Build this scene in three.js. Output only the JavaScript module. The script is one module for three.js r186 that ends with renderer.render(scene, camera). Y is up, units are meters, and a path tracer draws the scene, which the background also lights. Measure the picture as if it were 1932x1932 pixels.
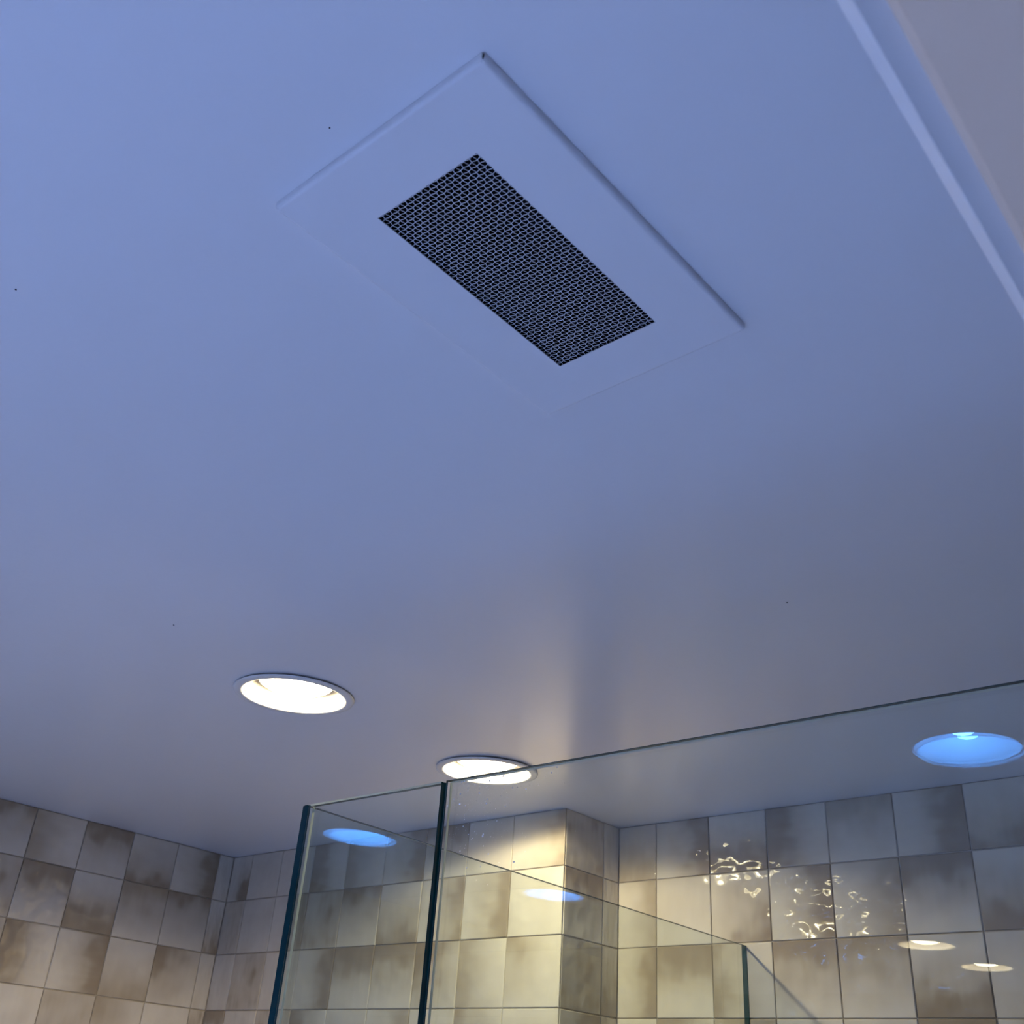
import * as THREE from 'three';
import { mergeGeometries } from 'three/addons/utils/BufferGeometryUtils.js';

// ---------------------------------------------------------------- camera, sky, exposure
const scene = new THREE.Scene();
scene.background = new THREE.Color(0x000000);               // a closed room at night: nothing shines in
const EYE = 1.84, H = 0.56, CEIL = EYE + H;                 // eye height, ceiling above the eye
const camera = new THREE.PerspectiveCamera(52.061, 1, 0.02, 40);
camera.position.set(0, EYE, 0);
camera.quaternion.setFromRotationMatrix(new THREE.Matrix4().makeBasis(
  new THREE.Vector3(0.7571, 0.0647, -0.6500), new THREE.Vector3(0.2843, 0.8633, 0.4171), new THREE.Vector3(0.5881, -0.5006, 0.6352)));
camera.focus = 1.2; camera.userData.fStop = 18;
scene.add(camera);
const renderer = new THREE.WebGLRenderer({ antialias: true });
renderer.toneMapping = THREE.LinearToneMapping;
renderer.toneMappingExposure = 1.0;
renderer.shadowMap.enabled = true;
const WARM = { color: new THREE.Color().setRGB(1, 0.84, 0.55), intensity: 0.68, glow: 36 };
const BLUE = { color: new THREE.Color().setRGB(0.25, 0.41, 1), intensity: 27, glow: 150 };

// ---------------------------------------------------------------- helpers
const counts = {};
const numbered = (n) => { const k = counts[n] = (counts[n] ?? -1) + 1; return k ? `${n}_${String(k).padStart(3, '0')}` : n; };
function rnd(seed) { let s = seed >>> 0; return () => { s = (s + 0x6D2B79F5) | 0; let t = Math.imul(s ^ (s >>> 15), 1 | s); t = (t + Math.imul(t ^ (t >>> 7), 61 | t)) ^ t; return ((t ^ (t >>> 14)) >>> 0) / 4294967296; }; }
const hash = (x, y, s) => { let h = Math.imul(x, 374761393) + Math.imul(y, 668265263) + Math.imul(s, 2147483647 ^ 0x5bd1e995); h = Math.imul(h ^ (h >>> 13), 1274126177); return ((h ^ (h >>> 16)) >>> 0) / 4294967296; };
function noise(x, y, s) {
  const xi = Math.floor(x), yi = Math.floor(y), fx = x - xi, fy = y - yi;
  const u = fx * fx * fx * (fx * (fx * 6 - 15) + 10), v = fy * fy * fy * (fy * (fy * 6 - 15) + 10);
  const g = (i, j, dx, dy) => { const a = hash(i, j, s) * Math.PI * 2; return Math.cos(a) * dx + Math.sin(a) * dy; };
  const a = g(xi, yi, fx, fy), b = g(xi + 1, yi, fx - 1, fy), c = g(xi, yi + 1, fx, fy - 1), d = g(xi + 1, yi + 1, fx - 1, fy - 1);
  return (a + (b - a) * u) * (1 - v) + (c + (d - c) * u) * v;      // about -0.7 .. 0.7
}
const sstep = (a, b, x) => { const t = Math.min(1, Math.max(0, (x - a) / (b - a))); return t * t * (3 - 2 * t); };
const lin = (hex) => { const c = new THREE.Color(hex); return [c.r, c.g, c.b]; };
function mesh(name, geo, mat, parent = scene) {
  const m = new THREE.Mesh(geo, mat);
  m.name = parent === scene ? numbered(name) : name;
  m.castShadow = m.receiveShadow = true;
  parent.add(m);
  return m;
}
function struct(name, geo, mat) { const m = mesh(name, geo, mat); m.userData.kind = 'structure'; return m; }
function thing(name, label, category, pos = [0, 0, 0], group) {
  const g = new THREE.Group(); g.name = numbered(name); g.position.set(...pos); scene.add(g);
  g.userData = { label, category }; if (group) g.userData.group = group;
  return g;
}
function box(x0, x1, y0, y1, z0, z1) { const g = new THREE.BoxGeometry(x1 - x0, y1 - y0, z1 - z0); g.translate((x0 + x1) / 2, (y0 + y1) / 2, (z0 + z1) / 2); return g; }
const std = (o) => new THREE.MeshStandardMaterial(o);

// ---------------------------------------------------------------- room measures (metres)
const XL = -4.44 * H, ZB = -3.025 * H, XC = -2.42 * H, ZS = -3.357 * H;       // left wall, back wall, outer corner, shower wall
const XR = -0.045, ZF = 3.1;                                                   // wall with the doorway, wall behind
const FAN = { x0: -0.911 * H, x1: -0.550 * H, z0: -1.052 * H, z1: -0.494 * H, drop: 0.0072 };
const GR = { x0: -0.814 * H, x1: -0.6415 * H, z0: -0.962 * H, z1: -0.585 * H };
const R_OPEN = 0.0805, R_TRIM = 0.0955;
// the front glass: from the corner post to the right, turned a little
const G0 = new THREE.Vector2(-1.8323 * H, -1.4084 * H), GS = -0.0209, GTOP = EYE + 0.5563 * H;
const gz = (x) => G0.y + GS * (x - G0.x);
function mirrored(x, z) {                                                     // behind the front glass -> before it
  const n = new THREE.Vector2(-GS, 1).normalize(), d = (x - G0.x) * n.x + (z - G0.y) * n.y;
  return [x - 2 * d * n.x, z - 2 * d * n.y];
}
const WARM_AT = [[-2.3592 * H, -1.700 * H], [-2.3640 * H, -2.525 * H], mirrored(-2.3894 * H, -6.2397 * H), mirrored(-2.3691 * H, -7.1227 * H)];
const BLUE_AT = [mirrored(-0.9677 * H, -3.016 * H), mirrored(-3.5107 * H, -2.977 * H), mirrored(-3.5136 * H, -4.298 * H)];

// ---------------------------------------------------------------- textures
function floatTex(w, h, f) {
  const d = new Float32Array(w * h * 4);
  for (let y = 0; y < h; y++) for (let x = 0; x < w; x++) { const v = f(x, y), i = (y * w + x) * 4; d[i] = d[i + 1] = d[i + 2] = v; d[i + 3] = 1; }
  const t = new THREE.DataTexture(d, w, h, THREE.RGBAFormat, THREE.FloatType);
  t.magFilter = t.minFilter = THREE.LinearFilter; t.wrapS = t.wrapT = THREE.RepeatWrapping; t.needsUpdate = true;
  return t;
}
// glazed tiles: an atlas of 8 x 4 tiles; rows: brown at the top edge / brown at the top left corner / brown all over / hardly any brown
const CELL = 256, AW = 8, AH = 4;
const CREAM = lin('#dfd6c3'), TAN = lin('#ae9f86'), DEEP = lin('#8b7963');
const tileColor = (() => {
  const W = CELL * AW, Hh = CELL * AH, d = new Uint8Array(W * Hh * 4);
  for (let cy = 0; cy < AH; cy++) for (let cx = 0; cx < AW; cx++) {
    const s = 11 + cx * 7 + cy * 131, r = rnd(s), reach = 0.36 + 0.3 * r(), soft = 0.38 + 0.3 * r(), tone = 0.93 + 0.1 * r(), deep = 0.1 + 0.55 * r();
    for (let py = 0; py < CELL; py++) for (let px = 0; px < CELL; px++) {
      const u = px / CELL, v = py / CELL;                       // v = 1 is the top
      const w1 = noise(u * 2.2, v * 2.2, s) * 0.26 + noise(u * 5, v * 5, s + 1) * 0.10, st = noise(u * 11, v * 2.5, s + 2) * 0.07;
      let b;
      if (cy === 0) b = 1 - sstep(reach - soft, reach + soft, (1 - v) + w1 + st);
      else if (cy === 1) b = 1 - sstep(reach - soft, reach + soft + 0.1, Math.hypot(1 - v, u) * 0.8 + w1 + st);
      else if (cy === 2) b = 0.52 + w1 * 1.3 + st * 2;
      else b = 0.10 + w1 * 0.75 + st;
      b = Math.min(1, Math.max(0, b));
      const dp = deep * sstep(0.55, 1.0, b + noise(u * 4, v * 4, s + 5) * 0.25), i = ((cy * CELL + py) * W + cx * CELL + px) * 4;
      for (let k = 0; k < 3; k++) {
        let c = CREAM[k] * tone + (TAN[k] - CREAM[k] * tone) * b; c += (DEEP[k] - c) * dp;
        d[i + k] = Math.round(255 * Math.min(1, c <= 0.0031308 ? c * 12.92 : 1.055 * c ** (1 / 2.4) - 0.055));
      }
      d[i + 3] = 255;
    }
  }
  const t = new THREE.DataTexture(d, W, Hh); t.colorSpace = THREE.SRGBColorSpace; t.magFilter = t.minFilter = THREE.LinearFilter; t.needsUpdate = true;
  return t;
})();
const tileBump = floatTex(CELL * AW, CELL * AH, (x, y) => {
  const cx = Math.floor(x / CELL), cy = Math.floor(y / CELL), s = 900 + cx * 13 + cy * 57, u = (x % CELL) / CELL, v = (y % CELL) / CELL;
  const lumps = noise(u * 3.1, v * 3.1, s) * 0.55 + noise(u * 6.3, v * 6.3, s + 3) * 0.26 + noise(u * 11, v * 11, s + 5) * 0.05;
  return 0.5 + lumps;
});
const paintBump = floatTex(512, 512, (x, y) => {                          // roller stipple, 12 cm a side, repeating
  const P = 512; let v = 0;
  for (const [f, a] of [[40, 0.4], [18, 0.5]]) {
    const u = x / P * f, w = y / P * f, m = (i) => ((i % f) + f) % f, xi = Math.floor(u), yi = Math.floor(w), fx = sstep(0, 1, u - xi), fy = sstep(0, 1, w - yi);
    const g = (i, j) => hash(m(i), m(j), 77 + f);
    v += a * ((g(xi, yi) * (1 - fx) + g(xi + 1, yi) * fx) * (1 - fy) + (g(xi, yi + 1) * (1 - fx) + g(xi + 1, yi + 1) * fx) * fy);
  }
  return v;
});
const waveBump = floatTex(512, 512, (x, y) => 0.5 + 0.5 * noise(x / 64, y / 64, 5));

// ---------------------------------------------------------------- materials
paintBump.repeat.set(1 / 0.12, 1 / 0.12);
const M = {
  ceiling: std({ color: new THREE.Color().setRGB(0.80, 0.80, 0.80), roughness: 0.25, bumpMap: paintBump, bumpScale: 0.00007 }),
  wall: std({ color: 0x7d7a78, roughness: 0.55 }),
  hall: std({ color: 0x6b6866, roughness: 0.8 }),
  trim: std({ color: 0xe9e8e6, roughness: 0.32 }),
  jamb: std({ color: new THREE.Color().setRGB(0.88, 0.68, 0.50), roughness: 0.4 }),
  floor: std({ color: 0x5a544e, roughness: 0.4 }),
  grout: std({ color: 0xbdb2a0, roughness: 0.85 }),
  tile: new THREE.MeshPhysicalMaterial({ map: tileColor, bumpMap: tileBump, bumpScale: 0.0026, roughness: 0.035, ior: 1.52 }),
  enamel: std({ color: new THREE.Color().setRGB(0.80, 0.80, 0.80), roughness: 0.30 }),
  wire: std({ color: 0xdcdee2, roughness: 0.35, metalness: 0.25 }),
  dark: std({ color: 0x0b0c12, roughness: 0.6 }),
  fitting: std({ color: 0xe8e6e0, roughness: 0.35 }),
  baffle: std({ color: new THREE.Color().setRGB(0.55, 0.52, 0.46), roughness: 0.35 }),
  can: std({ color: 0x3a3a3a, roughness: 0.7 }),
  pane: new THREE.MeshPhysicalMaterial({ color: new THREE.Color().setRGB(0.93, 0.962, 0.955), transmission: 1, thickness: 0, roughness: 0, ior: 1.52 }),
  glassEdge: new THREE.MeshPhysicalMaterial({ color: new THREE.Color().setRGB(0.001, 0.040, 0.046), roughness: 0.08, specularIntensity: 0.5, ior: 1.52 }),
  groundEdge: new THREE.MeshPhysicalMaterial({ color: 0xd9dccb, transmission: 0.6, thickness: 0, roughness: 1 }),
  sealant: new THREE.MeshPhysicalMaterial({ color: 0xcfd2c4, roughness: 0.25 }),
  spot: std({ color: 0xf4f4f2, roughness: 0.5 }),
  speck: std({ color: 0x1d1c22, roughness: 0.8 }),
};

// ---------------------------------------------------------------- the shell
{
  const s = new THREE.Shape(); const X0 = XL - 0.1, X1 = 1.5, Z0 = ZS - 0.1, Z1 = ZF + 0.1;
  const P = (x, z) => [x, -z];                                   // shape plane: x, -z; extruded upwards
  s.moveTo(...P(X0, Z0)); s.lineTo(...P(X1, Z0)); s.lineTo(...P(X1, Z1)); s.lineTo(...P(X0, Z1)); s.closePath();
  for (const [x, z] of [...WARM_AT, ...BLUE_AT]) { const h = new THREE.Path(); h.absarc(x, -z, R_OPEN + 0.003, 0, Math.PI * 2, true); s.holes.push(h); }
  const h = new THREE.Path(), i = 0.012; h.moveTo(FAN.x0 + i, -FAN.z0 - i); h.lineTo(FAN.x0 + i, -FAN.z1 + i); h.lineTo(FAN.x1 - i, -FAN.z1 + i); h.lineTo(FAN.x1 - i, -FAN.z0 - i); h.closePath(); s.holes.push(h);
  const g = new THREE.ExtrudeGeometry(s, { depth: 0.014, bevelEnabled: false, curveSegments: 64 });
  g.rotateX(-Math.PI / 2); g.translate(0, CEIL, 0);
  const c = struct('ceiling', g, M.ceiling);
  // small marks on the paint: pinholes and the edge of a patched area
  for (const [x, z, r] of [[-0.764, -0.4583, 0.0006], [-2.2312, -1.2163, 0.0011], [-0.9348, -1.9006, 0.001], [-1.3563, -0.3659, 0.0008]]) {
    const d = new THREE.CylinderGeometry(r, r, 0.0006, 10); d.translate(x * H, CEIL - 0.0002, z * H);
    mesh('pinhole', d, M.speck, c);
  }
}
struct('floor', box(XL - 0.1, 1.5, -0.05, 0, ZS - 0.1, ZF + 0.1), M.floor);

// ---------------------------------------------------------------- tiled walls
const JOINT = 0.0017, THICK = 0.0028;
const KIND = { T: [0, 0], L: [0, 1], B: [0, 2], R: [0, 3], Q: [1, 0], Z: [1, 1], X: [1, 2], W: [1, 3], A: [2, 0], N: [3, 0] };   // atlas row, quarter turns
const geoCache = new Map();
function tileGeo(w, h, kind, variant) {
  const key = [w.toFixed(4), h.toFixed(4), kind, variant].join();
  if (geoCache.has(key)) return geoCache.get(key);
  const [row, turn] = KIND[kind], pos = [], nor = [], uv = [], idx = [];
  const a = w / 2, b = h / 2, r = 0.0018, put = (x, y, z, n) => {
    let s = (x / w), t = (y / h);
    for (let k = 0; k < turn; k++) [s, t] = [t, -s];              // the brown edge turns from the top to the left, ...
    pos.push(x, y, z); nor.push(...n); uv.push((variant + 0.5 + s * 0.95) / AW, (row + 0.5 + t * 0.95) / AH);
    return pos.length / 3 - 1;
  };
  const f = [[-1, -1], [1, -1], [1, 1], [-1, 1]].map(([i, j]) => put(i * (a - r), j * (b - r), THICK, [0, 0, 1]));
  idx.push(f[0], f[1], f[2], f[0], f[2], f[3]);
  const rings = [[r, THICK, 0], [r * 0.3, THICK - r * 0.3, Math.PI / 4], [0, THICK - r, Math.PI / 2], [0, 0, Math.PI / 2]];
  for (const [nx, ny] of [[0, -1], [1, 0], [0, 1], [-1, 0]]) {
    let last = null;
    for (const [ins, z, ang] of rings) {
      const n = [nx * Math.sin(ang), ny * Math.sin(ang), Math.cos(ang)], tx = -ny, ty = nx, ex = nx * (a - ins), ey = ny * (b - ins);
      const hw = nx ? b - ins : a - ins;
      const p = put(ex - tx * hw, ey - ty * hw, z, n), q = put(ex + tx * hw, ey + ty * hw, z, n);
      if (last) idx.push(last[0], p, q, last[0], q, last[1]);
      last = [p, q];
    }
  }
  const g = new THREE.BufferGeometry();
  g.setAttribute('position', new THREE.Float32BufferAttribute(pos, 3)); g.setAttribute('normal', new THREE.Float32BufferAttribute(nor, 3)); g.setAttribute('uv', new THREE.Float32BufferAttribute(uv, 2)); g.setIndex(idx);
  geoCache.set(key, g);
  return g;
}
const PITCH = 0.231 * H, ROW0 = EYE + 0.796 * H;
const rowY = [CEIL - 0.001]; for (let k = 0; k < 18; k++) rowY.push(ROW0 - k * PITCH);      // joints from the ceiling down
rowY.push(0.002);
function tiles(wall, basis, origin, joints, kinds, loose, seed) {
  // joints: positions along the wall (viewer's left to right); kinds: one string per row; loose: first and last column built tile by tile
  const r = rnd(seed), merged = [], m = new THREE.Matrix4(), all = 'TBLRQZXWANTBLRAN';
  for (let j = 0; j + 1 < rowY.length; j++) for (let i = 0; i + 1 < joints.length; i++) {
    const u0 = joints[i] + JOINT / 2, u1 = joints[i + 1] - JOINT / 2, v1 = rowY[j] - (j ? JOINT / 2 : 0), v0 = rowY[j + 1] + JOINT / 2;
    const pick = kinds[j]?.[i], any = all[Math.floor(r() * all.length)], variant = Math.floor(r() * AW), tilt = [(r() - 0.5) * 0.012, (r() - 0.5) * 0.012], proud = r() * 0.0006;
    if (u1 - u0 < 0.004 || v1 - v0 < 0.004) continue;
    const g = tileGeo(u1 - u0, v1 - v0, pick && pick !== '.' ? pick : any, variant);
    const q = basis.clone().multiply(new THREE.Quaternion().setFromEuler(new THREE.Euler(tilt[0], tilt[1], 0)));
    const p = new THREE.Vector3((u0 + u1) / 2, (v0 + v1) / 2, proud).applyQuaternion(basis).add(origin);
    if (j < 7 && i >= loose[0] && i <= loose[1]) { const t = mesh('tile', g, M.tile, wall); t.position.copy(p); t.quaternion.copy(q); }
    else { m.compose(p, q, new THREE.Vector3(1, 1, 1)); merged.push(g.clone().applyMatrix4(m)); }
  }
  if (merged.length) mesh('tile_field', mergeGeometries(merged), M.tile, wall).userData.kind = 'stuff';
}
const facing = (u, n) => new THREE.Quaternion().setFromRotationMatrix(new THREE.Matrix4().makeBasis(u, new THREE.Vector3(0, 1, 0), n));
const vx = new THREE.Vector3(1, 0, 0), vz = new THREE.Vector3(0, 0, 1), WT = CEIL + 0.014;
const wallLeft = struct('wall_left', box(XL - 0.1, XL, 0, WT, ZB - 0.1, ZF), M.grout);
const wallBack = struct('wall_back', box(XL, XC, 0, WT, ZS - 0.1, ZB), M.grout);
const wallReturn = struct('wall_return', box(XC - 0.03, XC + 0.0002, 0, WT, ZS, ZB - 0.0001), M.grout);
const wallShower = struct('wall_shower', box(XC, 0.3, 0, WT, ZS - 0.1, ZS), M.grout);
{ // left wall: u runs towards -z
  const j = []; for (let k = -8; k <= 4; k++) j.push((2.0165 + 0.231 * k) * H); j.push(-ZB - THICK);
  tiles(wallLeft, facing(vz.clone().negate(), vx), new THREE.Vector3(XL, 0, 0), j,
    ['.......TLTBRN', '.......ATBTTB', '.......ALRBQN', '.......ANAQNA', '.......NTLNAR'], [6, 12], 3);
}
{ // back wall, left part; the last column ends at the outer corner
  const j = [XL / H + THICK / H, -4.285, -4.06, -3.832, -3.602, -3.364, -3.128, -2.897, -2.666, -2.42 + THICK / H].map((v) => v * H);
  tiles(wallBack, facing(vx, vz), new THREE.Vector3(0, 0, ZB), j,
    ['XNNLLRTNR', 'ANRATBRRNL'.slice(0, 9), 'NANRTTQLQ', 'TNALBRNLB', 'NTRALNBTN'], [0, 8], 17);
}
{ // the short return of the corner: u runs towards -z
  const j = [-ZB + 0.0004, 3.255 * H, -ZS - THICK];
  tiles(wallReturn, facing(vz.clone().negate(), vx), new THREE.Vector3(XC, 0, 0), j, ['AN', 'TN', 'AB', 'RA', 'TN'], [0, 1], 29);
}
{ // shower wall
  const j = [XC / H + THICK / H, -2.2465, -2.019, -1.7905, -1.564, -1.333, -1.1065, -0.877, -0.646, -0.415, -0.184, 0.047, 0.278].map((v) => v * H);
  tiles(wallShower, facing(vx, vz), new THREE.Vector3(0, 0, ZS), j,
    ['BRBLTRBN', 'RNXRRTBT', 'RTLTTBNA', 'NQTNBTRL', 'TNBALNBT'], [0, 8], 41);
}
// painted walls out of the picture, with the doorway that the picture is taken from
const DZ0 = -0.62, DZ1 = 0.30, DY = 2.15;
struct('wall_right', mergeGeometries([box(XR, 0.10, 0, WT, ZS, DZ0), box(XR, 0.10, 0, WT, DZ1, ZF), box(XR, 0.10, DY + 0.02, WT, DZ0, DZ1)]), M.wall);
struct('wall_front', box(XL - 0.1, 1.5, 0, WT, ZF, ZF + 0.1), M.wall);
struct('wall_hall', mergeGeometries([box(1.4, 1.5, 0, WT, ZS - 0.1, ZF), box(0.10, 1.4, 0, WT, -1.1, -1.0), box(0.10, 1.4, 0, WT, 1.0, 1.1)]), M.hall);

// ---------------------------------------------------------------- door head: casing and jamb overhead at the right
{
  const d = new THREE.Group(); d.name = 'door_1'; d.userData.kind = 'structure'; scene.add(d);
  const th = THREE.MathUtils.degToRad(1.27), y0 = DY, x0 = -0.0720;
  d.position.set(x0, 0, -0.209); d.rotation.y = th;
  const profile = (pts) => {                                      // (x, y) outline, run along z
    const s = new THREE.Shape(pts.map(([x, y]) => new THREE.Vector2(x, y)));
    const g = new THREE.ExtrudeGeometry(s, { depth: 0.88, bevelEnabled: false }); g.translate(0, 0, -0.385);
    return g;
  };
  const arc = (cx, cy, r, a0, a1, n = 8) => Array.from({ length: n + 1 }, (_, k) => { const a = THREE.MathUtils.degToRad(a0 + (a1 - a0) * k / n); return [cx + r * Math.cos(a), cy + r * Math.sin(a)]; });
  const smooth = (g) => g;
  mesh('casing', smooth(profile([[0, y0 + 0.07], [0, y0 + 0.0052], [0.0004, y0 + 0.0046], [0.0046, y0 + 0.0004], [0.0054, y0], [0.0128, y0 + 0.004], [0.0128, y0 + 0.005], [0.027, y0 + 0.005], [0.027, y0 + 0.07]])), M.trim, d);
  mesh('jamb_head', smooth(profile([[0.0129, y0 + 0.0034], [0.0156, y0 + 0.0004], [0.0164, y0], [0.17, y0], [0.17, y0 + 0.02], [0.0276, y0 + 0.02], [0.0276, y0 + 0.0045], [0.0130, y0 + 0.0045]])), M.jamb, d);
  for (const [za, zb] of [[0.495, 0.515], [-0.405, -0.385]]) mesh('jamb_side', box(0.0276, 0.17, 0, y0 - 0.004, za, zb), M.jamb, d);
}

// ---------------------------------------------------------------- exhaust fan
{
  const cx = (FAN.x0 + FAN.x1) / 2, cz = (FAN.z0 + FAN.z1) / 2, w = FAN.x1 - FAN.x0, l = FAN.z1 - FAN.z0;
  const fan = thing('exhaust_fan', 'white rectangular exhaust fan cover with dark woven wire grille on the ceiling', 'fan', [cx, CEIL, cz]);
  const rb = 0.0032, t = 0.0009, gx0 = GR.x0 - cx, gx1 = GR.x1 - cx, gz0 = GR.z0 - cz, gz1 = GR.z1 - cz, yb = -FAN.drop;
  // face plate with the grille opening
  const s = new THREE.Shape(), a = w / 2 - rb, b = l / 2 - rb;
  s.moveTo(-a, -b); s.lineTo(a, -b); s.lineTo(a, b); s.lineTo(-a, b); s.closePath();
  const h = new THREE.Path(); h.moveTo(gx0, -gz0); h.lineTo(gx1, -gz0); h.lineTo(gx1, -gz1); h.lineTo(gx0, -gz1); h.closePath(); s.holes.push(h);
  const plate = new THREE.ExtrudeGeometry(s, { depth: t, bevelEnabled: false }); plate.rotateX(-Math.PI / 2); plate.translate(0, yb, 0);
  mesh('face_plate', plate, M.enamel, fan);
  // four bent flanges, open at the corners
  const bend = (len) => {
    const p = []; for (let k = 0; k <= 8; k++) { const q = k / 8 * Math.PI / 2; p.push([rb * Math.sin(q), yb + rb - rb * Math.cos(q), Math.sin(q), -Math.cos(q)]); }
    p.push([rb, -0.0006, 1, 0]);
    const pos = [], nor = [], idx = [];
    const n = p.length;
    for (const [zi, zz] of [[0, -len / 2], [1, len / 2]]) { for (const [x, y, nx, ny] of p) { pos.push(x, y, zz); nor.push(nx, ny, 0); } for (const [x, y, nx, ny] of p) { pos.push(x - nx * t, y - ny * t, zz); nor.push(-nx, -ny, 0); } }
    for (let k = 0; k + 1 < n; k++) { const A = k, B = k + 1, C = 2 * n + k, D = 2 * n + k + 1; idx.push(A, B, C, B, D, C); idx.push(n + A, n + C, n + B, n + B, n + C, n + D); idx.push(A, n + A, B, B, n + A, n + B); idx.push(C, D, n + C, D, n + D, n + C); }
    idx.push(n - 1, 2 * n - 1, 3 * n - 1, 3 * n - 1, 2 * n - 1, 4 * n - 1);
    const g = new THREE.BufferGeometry(); g.setAttribute('position', new THREE.Float32BufferAttribute(pos, 3)); g.setAttribute('normal', new THREE.Float32BufferAttribute(nor, 3)); g.setIndex(idx);
    return g;
  };
  for (const [turn, len, ox, oz] of [[0, l - 0.0024, a, 0], [Math.PI, l - 0.0024, -a, 0], [Math.PI / 2, w - 0.0024, 0, -b], [-Math.PI / 2, w - 0.0024, 0, b]]) {
    const g = bend(len); g.rotateY(turn); g.translate(ox, 0, oz); mesh('flange', g, M.enamel, fan);
  }
  // housing above the ceiling: open below
  const i = 0.013, hx = w / 2 - i, hz = l / 2 - i, hh = 0.13, T = 0.001;
  mesh('housing', mergeGeometries([box(-hx, hx, hh, hh + T, -hz, hz), box(-hx, -hx + T, 0.001, hh, -hz, hz), box(hx - T, hx, 0.001, hh, -hz, hz), box(-hx, hx, 0.001, hh, -hz, -hz + T), box(-hx, hx, 0.001, hh, hz - T, hz),
    ...[-1, 1].flatMap((k) => [box(k * (w / 2 - 0.0021) - 0.0004, k * (w / 2 - 0.0021) + 0.0004, yb + 0.0028, -0.0004, -l / 2 + 0.0018, l / 2 - 0.0018), box(-w / 2 + 0.0018, w / 2 - 0.0018, yb + 0.0028, -0.0004, k * (l / 2 - 0.0021) - 0.0004, k * (l / 2 - 0.0021) + 0.0004)])]), M.dark, fan);
  // woven wire grille, every wire crimped over and under
  const grille = new THREE.Group(); grille.name = 'grille'; fan.add(grille);
  const NX = 25, NZ = 55, px = (gx1 - gx0) / NX, pz = (gz1 - gz0) / NZ, amp = 0.0006, wr = 0.00032, yg = yb + t + 0.0018, over = 0.0025;
  class Crimp extends THREE.Curve {
    constructor(len, pitch, phase) { super(); Object.assign(this, { len, pitch, phase }); }
    getPoint(q, o = new THREE.Vector3()) { const x = -over + q * (this.len + 2 * over); return o.set(x, amp * Math.cos(x / this.pitch * Math.PI + this.phase), 0); }
  }
  const tube = (len, pitch, n, phase) => new THREE.TubeGeometry(new Crimp(len, pitch, phase), (n + 1) * 4, wr, 5, false);
  const alongZ = [0, Math.PI].map((ph) => { const g = tube(gz1 - gz0, pz, NZ, ph - Math.PI / 2); g.rotateY(-Math.PI / 2); return g; });
  const alongX = [0, Math.PI].map((ph) => tube(gx1 - gx0, px, NX, ph - Math.PI / 2));
  // crossings lie half a pitch in; where one set is up the other is down
  for (let k = 0; k < NX; k++) { const m = mesh('wire', alongZ[k % 2], M.wire, grille); m.position.set(gx0 + (k + 0.5) * px, yg, gz0); }
  for (let k = 0; k < NZ; k++) { const m = mesh('wire', alongX[(k + 1) % 2], M.wire, grille); m.position.set(gx0, yg, gz0 + (k + 0.5) * pz); }
}

// ---------------------------------------------------------------- recessed downlights
function downlight(kind, label, group, [x, z], power = 1) {
  const g = thing('recessed_downlight', label, 'light', [x, CEIL, z], group);
  const warm = kind === WARM, lathe = (pts, n = 64) => new THREE.LatheGeometry(pts.map(([r, y]) => new THREE.Vector2(r, y)), n);
  mesh('trim_ring', lathe([[R_TRIM, -0.0012], [R_TRIM - 0.0006, -0.0026], [R_TRIM - 0.004, -0.0038], [R_OPEN + 0.005, -0.0042], [R_OPEN + 0.001, -0.0036], [R_OPEN - 0.0008, -0.0018], [R_OPEN - 0.0010, 0.006], [R_OPEN + 0.0006, 0.006], [R_OPEN + 0.0012, -0.0008], [R_OPEN + 0.004, -0.0012], [R_TRIM, -0.0012]]), M.fitting, g).rotation.set(0.014, 0, -0.018);
  // ribbed baffle, closed at the top
  const p = []; const n = 16, depth = 0.10, top = 0.060;
  for (let k = 0; k <= n; k++) { const q = k / n, r = (R_OPEN - 0.0022) + (top - R_OPEN) * q, y = 0.001 + depth * q; p.push([r, y]); if (k < n) p.push([r - 0.0012, y + depth / n * 0.5]); }
  p.push([0.0001, 0.102]);
  mesh('baffle', lathe(p), M.baffle, g);
  const rr = warm ? 0.058 : 0.030, y0 = warm ? 0.002 : 0.020, yw = warm ? 0.018 : 0.048;
  const lens = []; for (let k = 0; k <= 10; k++) { const q = k / 10 * (warm ? 0.9 : Math.PI / 2), f = warm ? Math.sin(0.9) : 1, c = warm ? Math.cos(0.9) : 0; lens.push([Math.max(0.0001, rr * Math.sin(q) / f), yw - (yw - y0) * (Math.cos(q) - c) / (1 - c)]); }
  const glow = std({ color: 0xffffff, roughness: 0.4, emissive: kind.color.clone().lerp(new THREE.Color().setRGB(0.06, 0.28, 1), warm ? 0 : 1), emissiveIntensity: kind.glow });
  const bulb = mesh('bulb', lathe(lens, 40), glow, g);
  bulb.castShadow = false;
  mesh('reflector', lathe([[rr * 1.005, yw - 0.0005], [rr * 1.005, yw + 0.003], [rr * 0.9, yw + 0.016], [rr * 0.5, yw + 0.036], [0.014, yw + 0.046], [0.014, 0.1]], 40), M.fitting, g);
  const l = new THREE.SpotLight(kind.color, kind.intensity * power, 0, THREE.MathUtils.degToRad(warm ? 84 : 48), warm ? 0.12 : 0.5, 2);
  l.name = warm ? 'warm_lamp_light' : 'blue_lamp_light';
  l.position.set(0, yw - (warm ? 0.0006 : 0.002), 0); l.target.position.set(0, yw - 1, 0); l.shadow.radius = warm ? 0.5 : 1.0; l.castShadow = true;
  g.add(l, l.target);
  return g;
}
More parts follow.
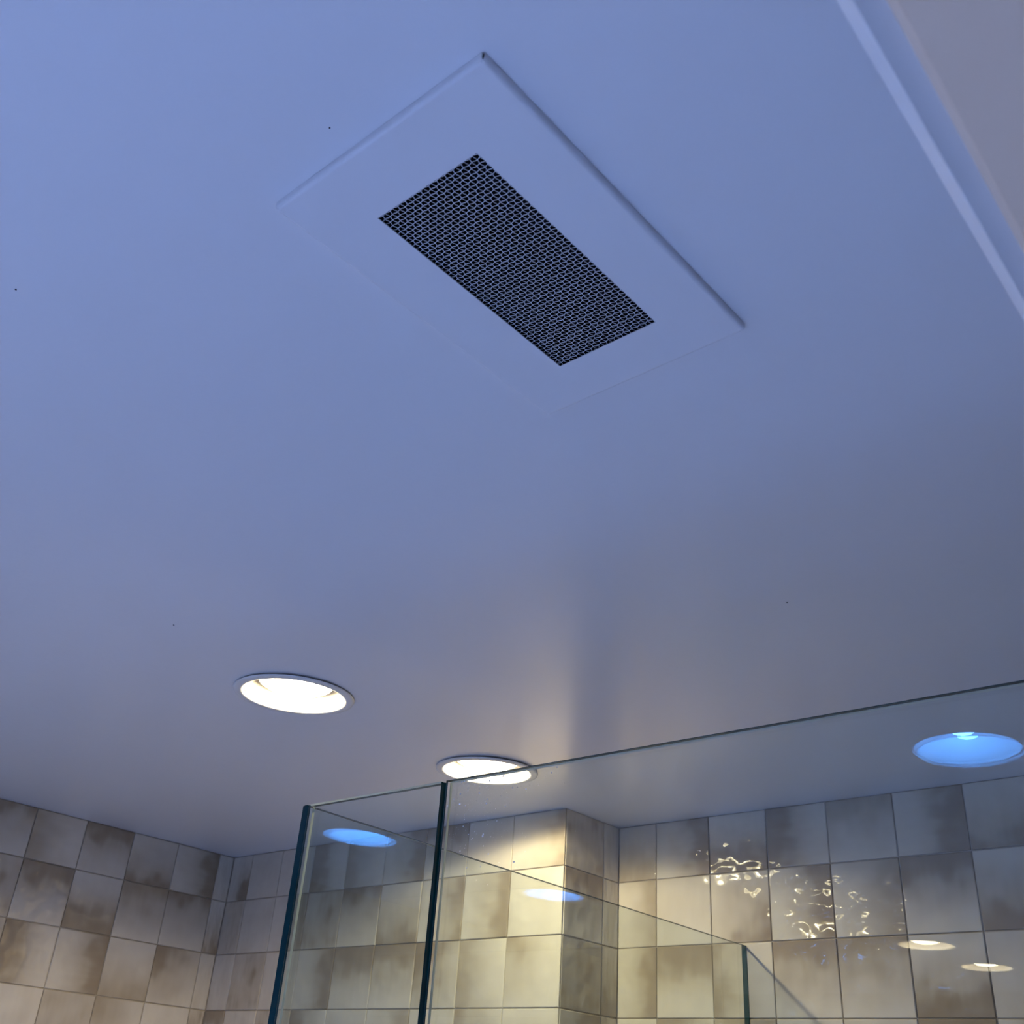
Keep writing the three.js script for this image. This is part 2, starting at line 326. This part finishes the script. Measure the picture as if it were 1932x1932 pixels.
downlight(WARM, 'lit recessed downlight with warm bulb and white trim, wholly clear of the glass', 'ceiling downlights', WARM_AT[0]);
downlight(WARM, 'lit recessed downlight with warm bulb, partly behind the top edge of the glass door', 'ceiling downlights', WARM_AT[1]);
downlight(WARM, 'warm downlight far behind the viewer, the upper of two cream reflections in the glass door', 'ceiling downlights', WARM_AT[2]);
downlight(WARM, 'warm downlight far behind the viewer, the lower of two cream reflections in the glass door', 'ceiling downlights', WARM_AT[3]);
downlight(BLUE, 'blue downlight mirrored in the glass door near its top edge, with a bulb in view', 'ceiling downlights', BLUE_AT[0], 3.3);
downlight(BLUE, 'blue downlight mirrored as an ellipse in the narrow fixed glass panel', 'ceiling downlights', BLUE_AT[1]);
downlight(BLUE, 'blue downlight mirrored in the glass door in front of the tiled outer corner', 'ceiling downlights', BLUE_AT[2]);

// ---------------------------------------------------------------- vanity beside the doorway, behind the viewer's shoulder
{
  const v = thing('vanity', 'white bathroom vanity with pale counter beside the doorway, below the blue downlight', 'vanity', [XR - 0.284, 0, 0.95]);
  const w = 0.56, l = 1.3;
  mesh('cabinet', box(-w / 2, w / 2 - 0.001, 0.09, 0.85, -l / 2 + 0.01, l / 2 - 0.01), M.trim, v);
  mesh('plinth', box(-w / 2 + 0.05, w / 2 - 0.001, 0, 0.0895, -l / 2 + 0.02, l / 2 - 0.02), M.dark, v);
  for (const z of [-l / 4, l / 4]) {
    const d = mesh('door', box(-w / 2 - 0.019, -w / 2 - 0.0005, 0.10, 0.84, z - l / 4 + 0.013, z + l / 4 - 0.003), M.trim, v);
    const k = new THREE.CapsuleGeometry(0.006, 0.12, 4, 10); k.translate(-w / 2 - 0.036, 0.60, z - Math.sign(z) * 0.26); mesh('handle', k, M.wire, d);
  }
  const s = new THREE.Shape(); s.moveTo(-w / 2 - 0.03, -l / 2); s.lineTo(w / 2, -l / 2); s.lineTo(w / 2, l / 2); s.lineTo(-w / 2 - 0.03, l / 2); s.closePath();
  const h = new THREE.Path(); h.absellipse(-0.03, 0, 0.17, 0.23, 0, Math.PI * 2, true); s.holes.push(h);
  const top = new THREE.ExtrudeGeometry(s, { depth: 0.028, bevelEnabled: true, bevelSize: 0.002, bevelThickness: 0.002, bevelSegments: 2, curveSegments: 32 });
  top.rotateX(-Math.PI / 2); top.translate(0, 0.8525, 0); mesh('countertop', top, M.trim, v);
  const bowl = new THREE.LatheGeometry([[0.001, -0.13], [0.06, -0.128], [0.12, -0.11], [0.155, -0.06], [0.168, 0]].map(([r, y]) => new THREE.Vector2(r, y)), 40);
  bowl.scale(1, 1, 0.23 / 0.17); bowl.translate(-0.03, 0.879, 0); mesh('basin', bowl, M.fitting, v);
  const sp = new THREE.TubeGeometry(new THREE.CatmullRomCurve3([[0.2, 0.883, 0], [0.2, 1.02, 0], [0.16, 1.06, 0], [0.09, 1.05, 0], [0.08, 1.02, 0]].map((p) => new THREE.Vector3(...p))), 24, 0.012, 12); mesh('faucet', sp, M.wire, v);
}

// ---------------------------------------------------------------- frameless shower glass
const GT = 0.0098, GB = 0.02;                                      // pane thickness, foot
function glass(name, label, category, from, to, ends, top) {
  // from, to: ends of the pane's outer face line (x, z); the pane lies on the left of that line's direction
  const dx = to[0] - from[0], dz = to[1] - from[1], len = Math.hypot(dx, dz);
  const g = thing(name, label, category, [from[0], GB, from[1]]);
  g.rotation.y = Math.atan2(-dz, dx);                              // local x along the pane, local z across it
  const h = GTOP - GB, e = 0.0006, faces = [];
  for (const z of [0, -GT]) { const f = new THREE.PlaneGeometry(len - 2 * e, h - 2 * e); if (z) f.rotateY(Math.PI); f.translate(len / 2, h / 2, z); faces.push(f); }
  mesh('pane', mergeGeometries(faces), M.pane, g);
  const edge = (x0, x1, y0, y1, z0 = -GT, z1 = 0, m = M.glassEdge) => mesh('edge', box(x0, x1, y0, y1, z0, z1), m, g);
  const ground = top ? [-GT * 0.45, -0.0002] : [-GT, -GT * 0.5], polished = top ? [-GT, -GT * 0.5] : [-GT * 0.45, -0.0002];
  edge(0, len, h - e, h, ...(top === null ? [-GT * 0.75, -GT * 0.25] : polished)); edge(0, len, 0, e);
  if (top !== null) edge(0, len, h - e, h, ...ground, M.groundEdge);
  ends.forEach((kind, k) => {
    const x0 = k ? len - e : 0, x1 = k ? len : e;
    if (kind === 1) edge(x0, x1, e, h - e);
    if (kind === 2) { edge(x0, x1, e, h - e, -0.0026, -0.0004); edge(x0, x1, e, h - e, -GT, -GT + 0.0030, M.groundEdge); }
  });
  return g;
}
const xa = G0.x, xb = -1.4426 * H, xc = -1.4313 * H, xd = -0.062;
const SX = -1.8849 * H;
glass('glass_panel', 'narrow fixed glass panel between the corner and the glass door', 'glass panel', [xa, gz(xa)], [xb, gz(xb)], [2, 1], true);
const door = glass('glass_door', 'wide frameless glass door with water spots under the far downlight', 'glass door', [xc, gz(xc)], [xd, gz(xd)], [2, 1], false);
glass('glass_panel', 'long glass side panel running back to the tiled shower wall', 'glass panel', [xa - 0.0006, gz(xa) - 0.0002], [SX - 0.0006, ZS + THICK + 0.001], [1, 1], null);
{ // dried water spots on the door
  const r = rnd(5), parts = [];
  for (let k = 0; k < 260; k++) {
    const x = 0.004 + Math.abs(r() + r() + r() - 1.5) * 0.11 + r() * 0.03, y = GTOP - GB - 0.004 - r() * r() * 0.12, s = 0.00015 + 0.0006 * r() ** 4;
    const d = new THREE.CylinderGeometry(s * (1 + r()), s, 0.0001, 6); d.rotateX(Math.PI / 2); d.rotateZ(r() * 3); d.translate(x, y, 0.0002); parts.push(d);
  }
  mesh('water_spots', mergeGeometries(parts), M.spot, door).userData.kind = 'stuff';
}
renderer.render(scene, camera);
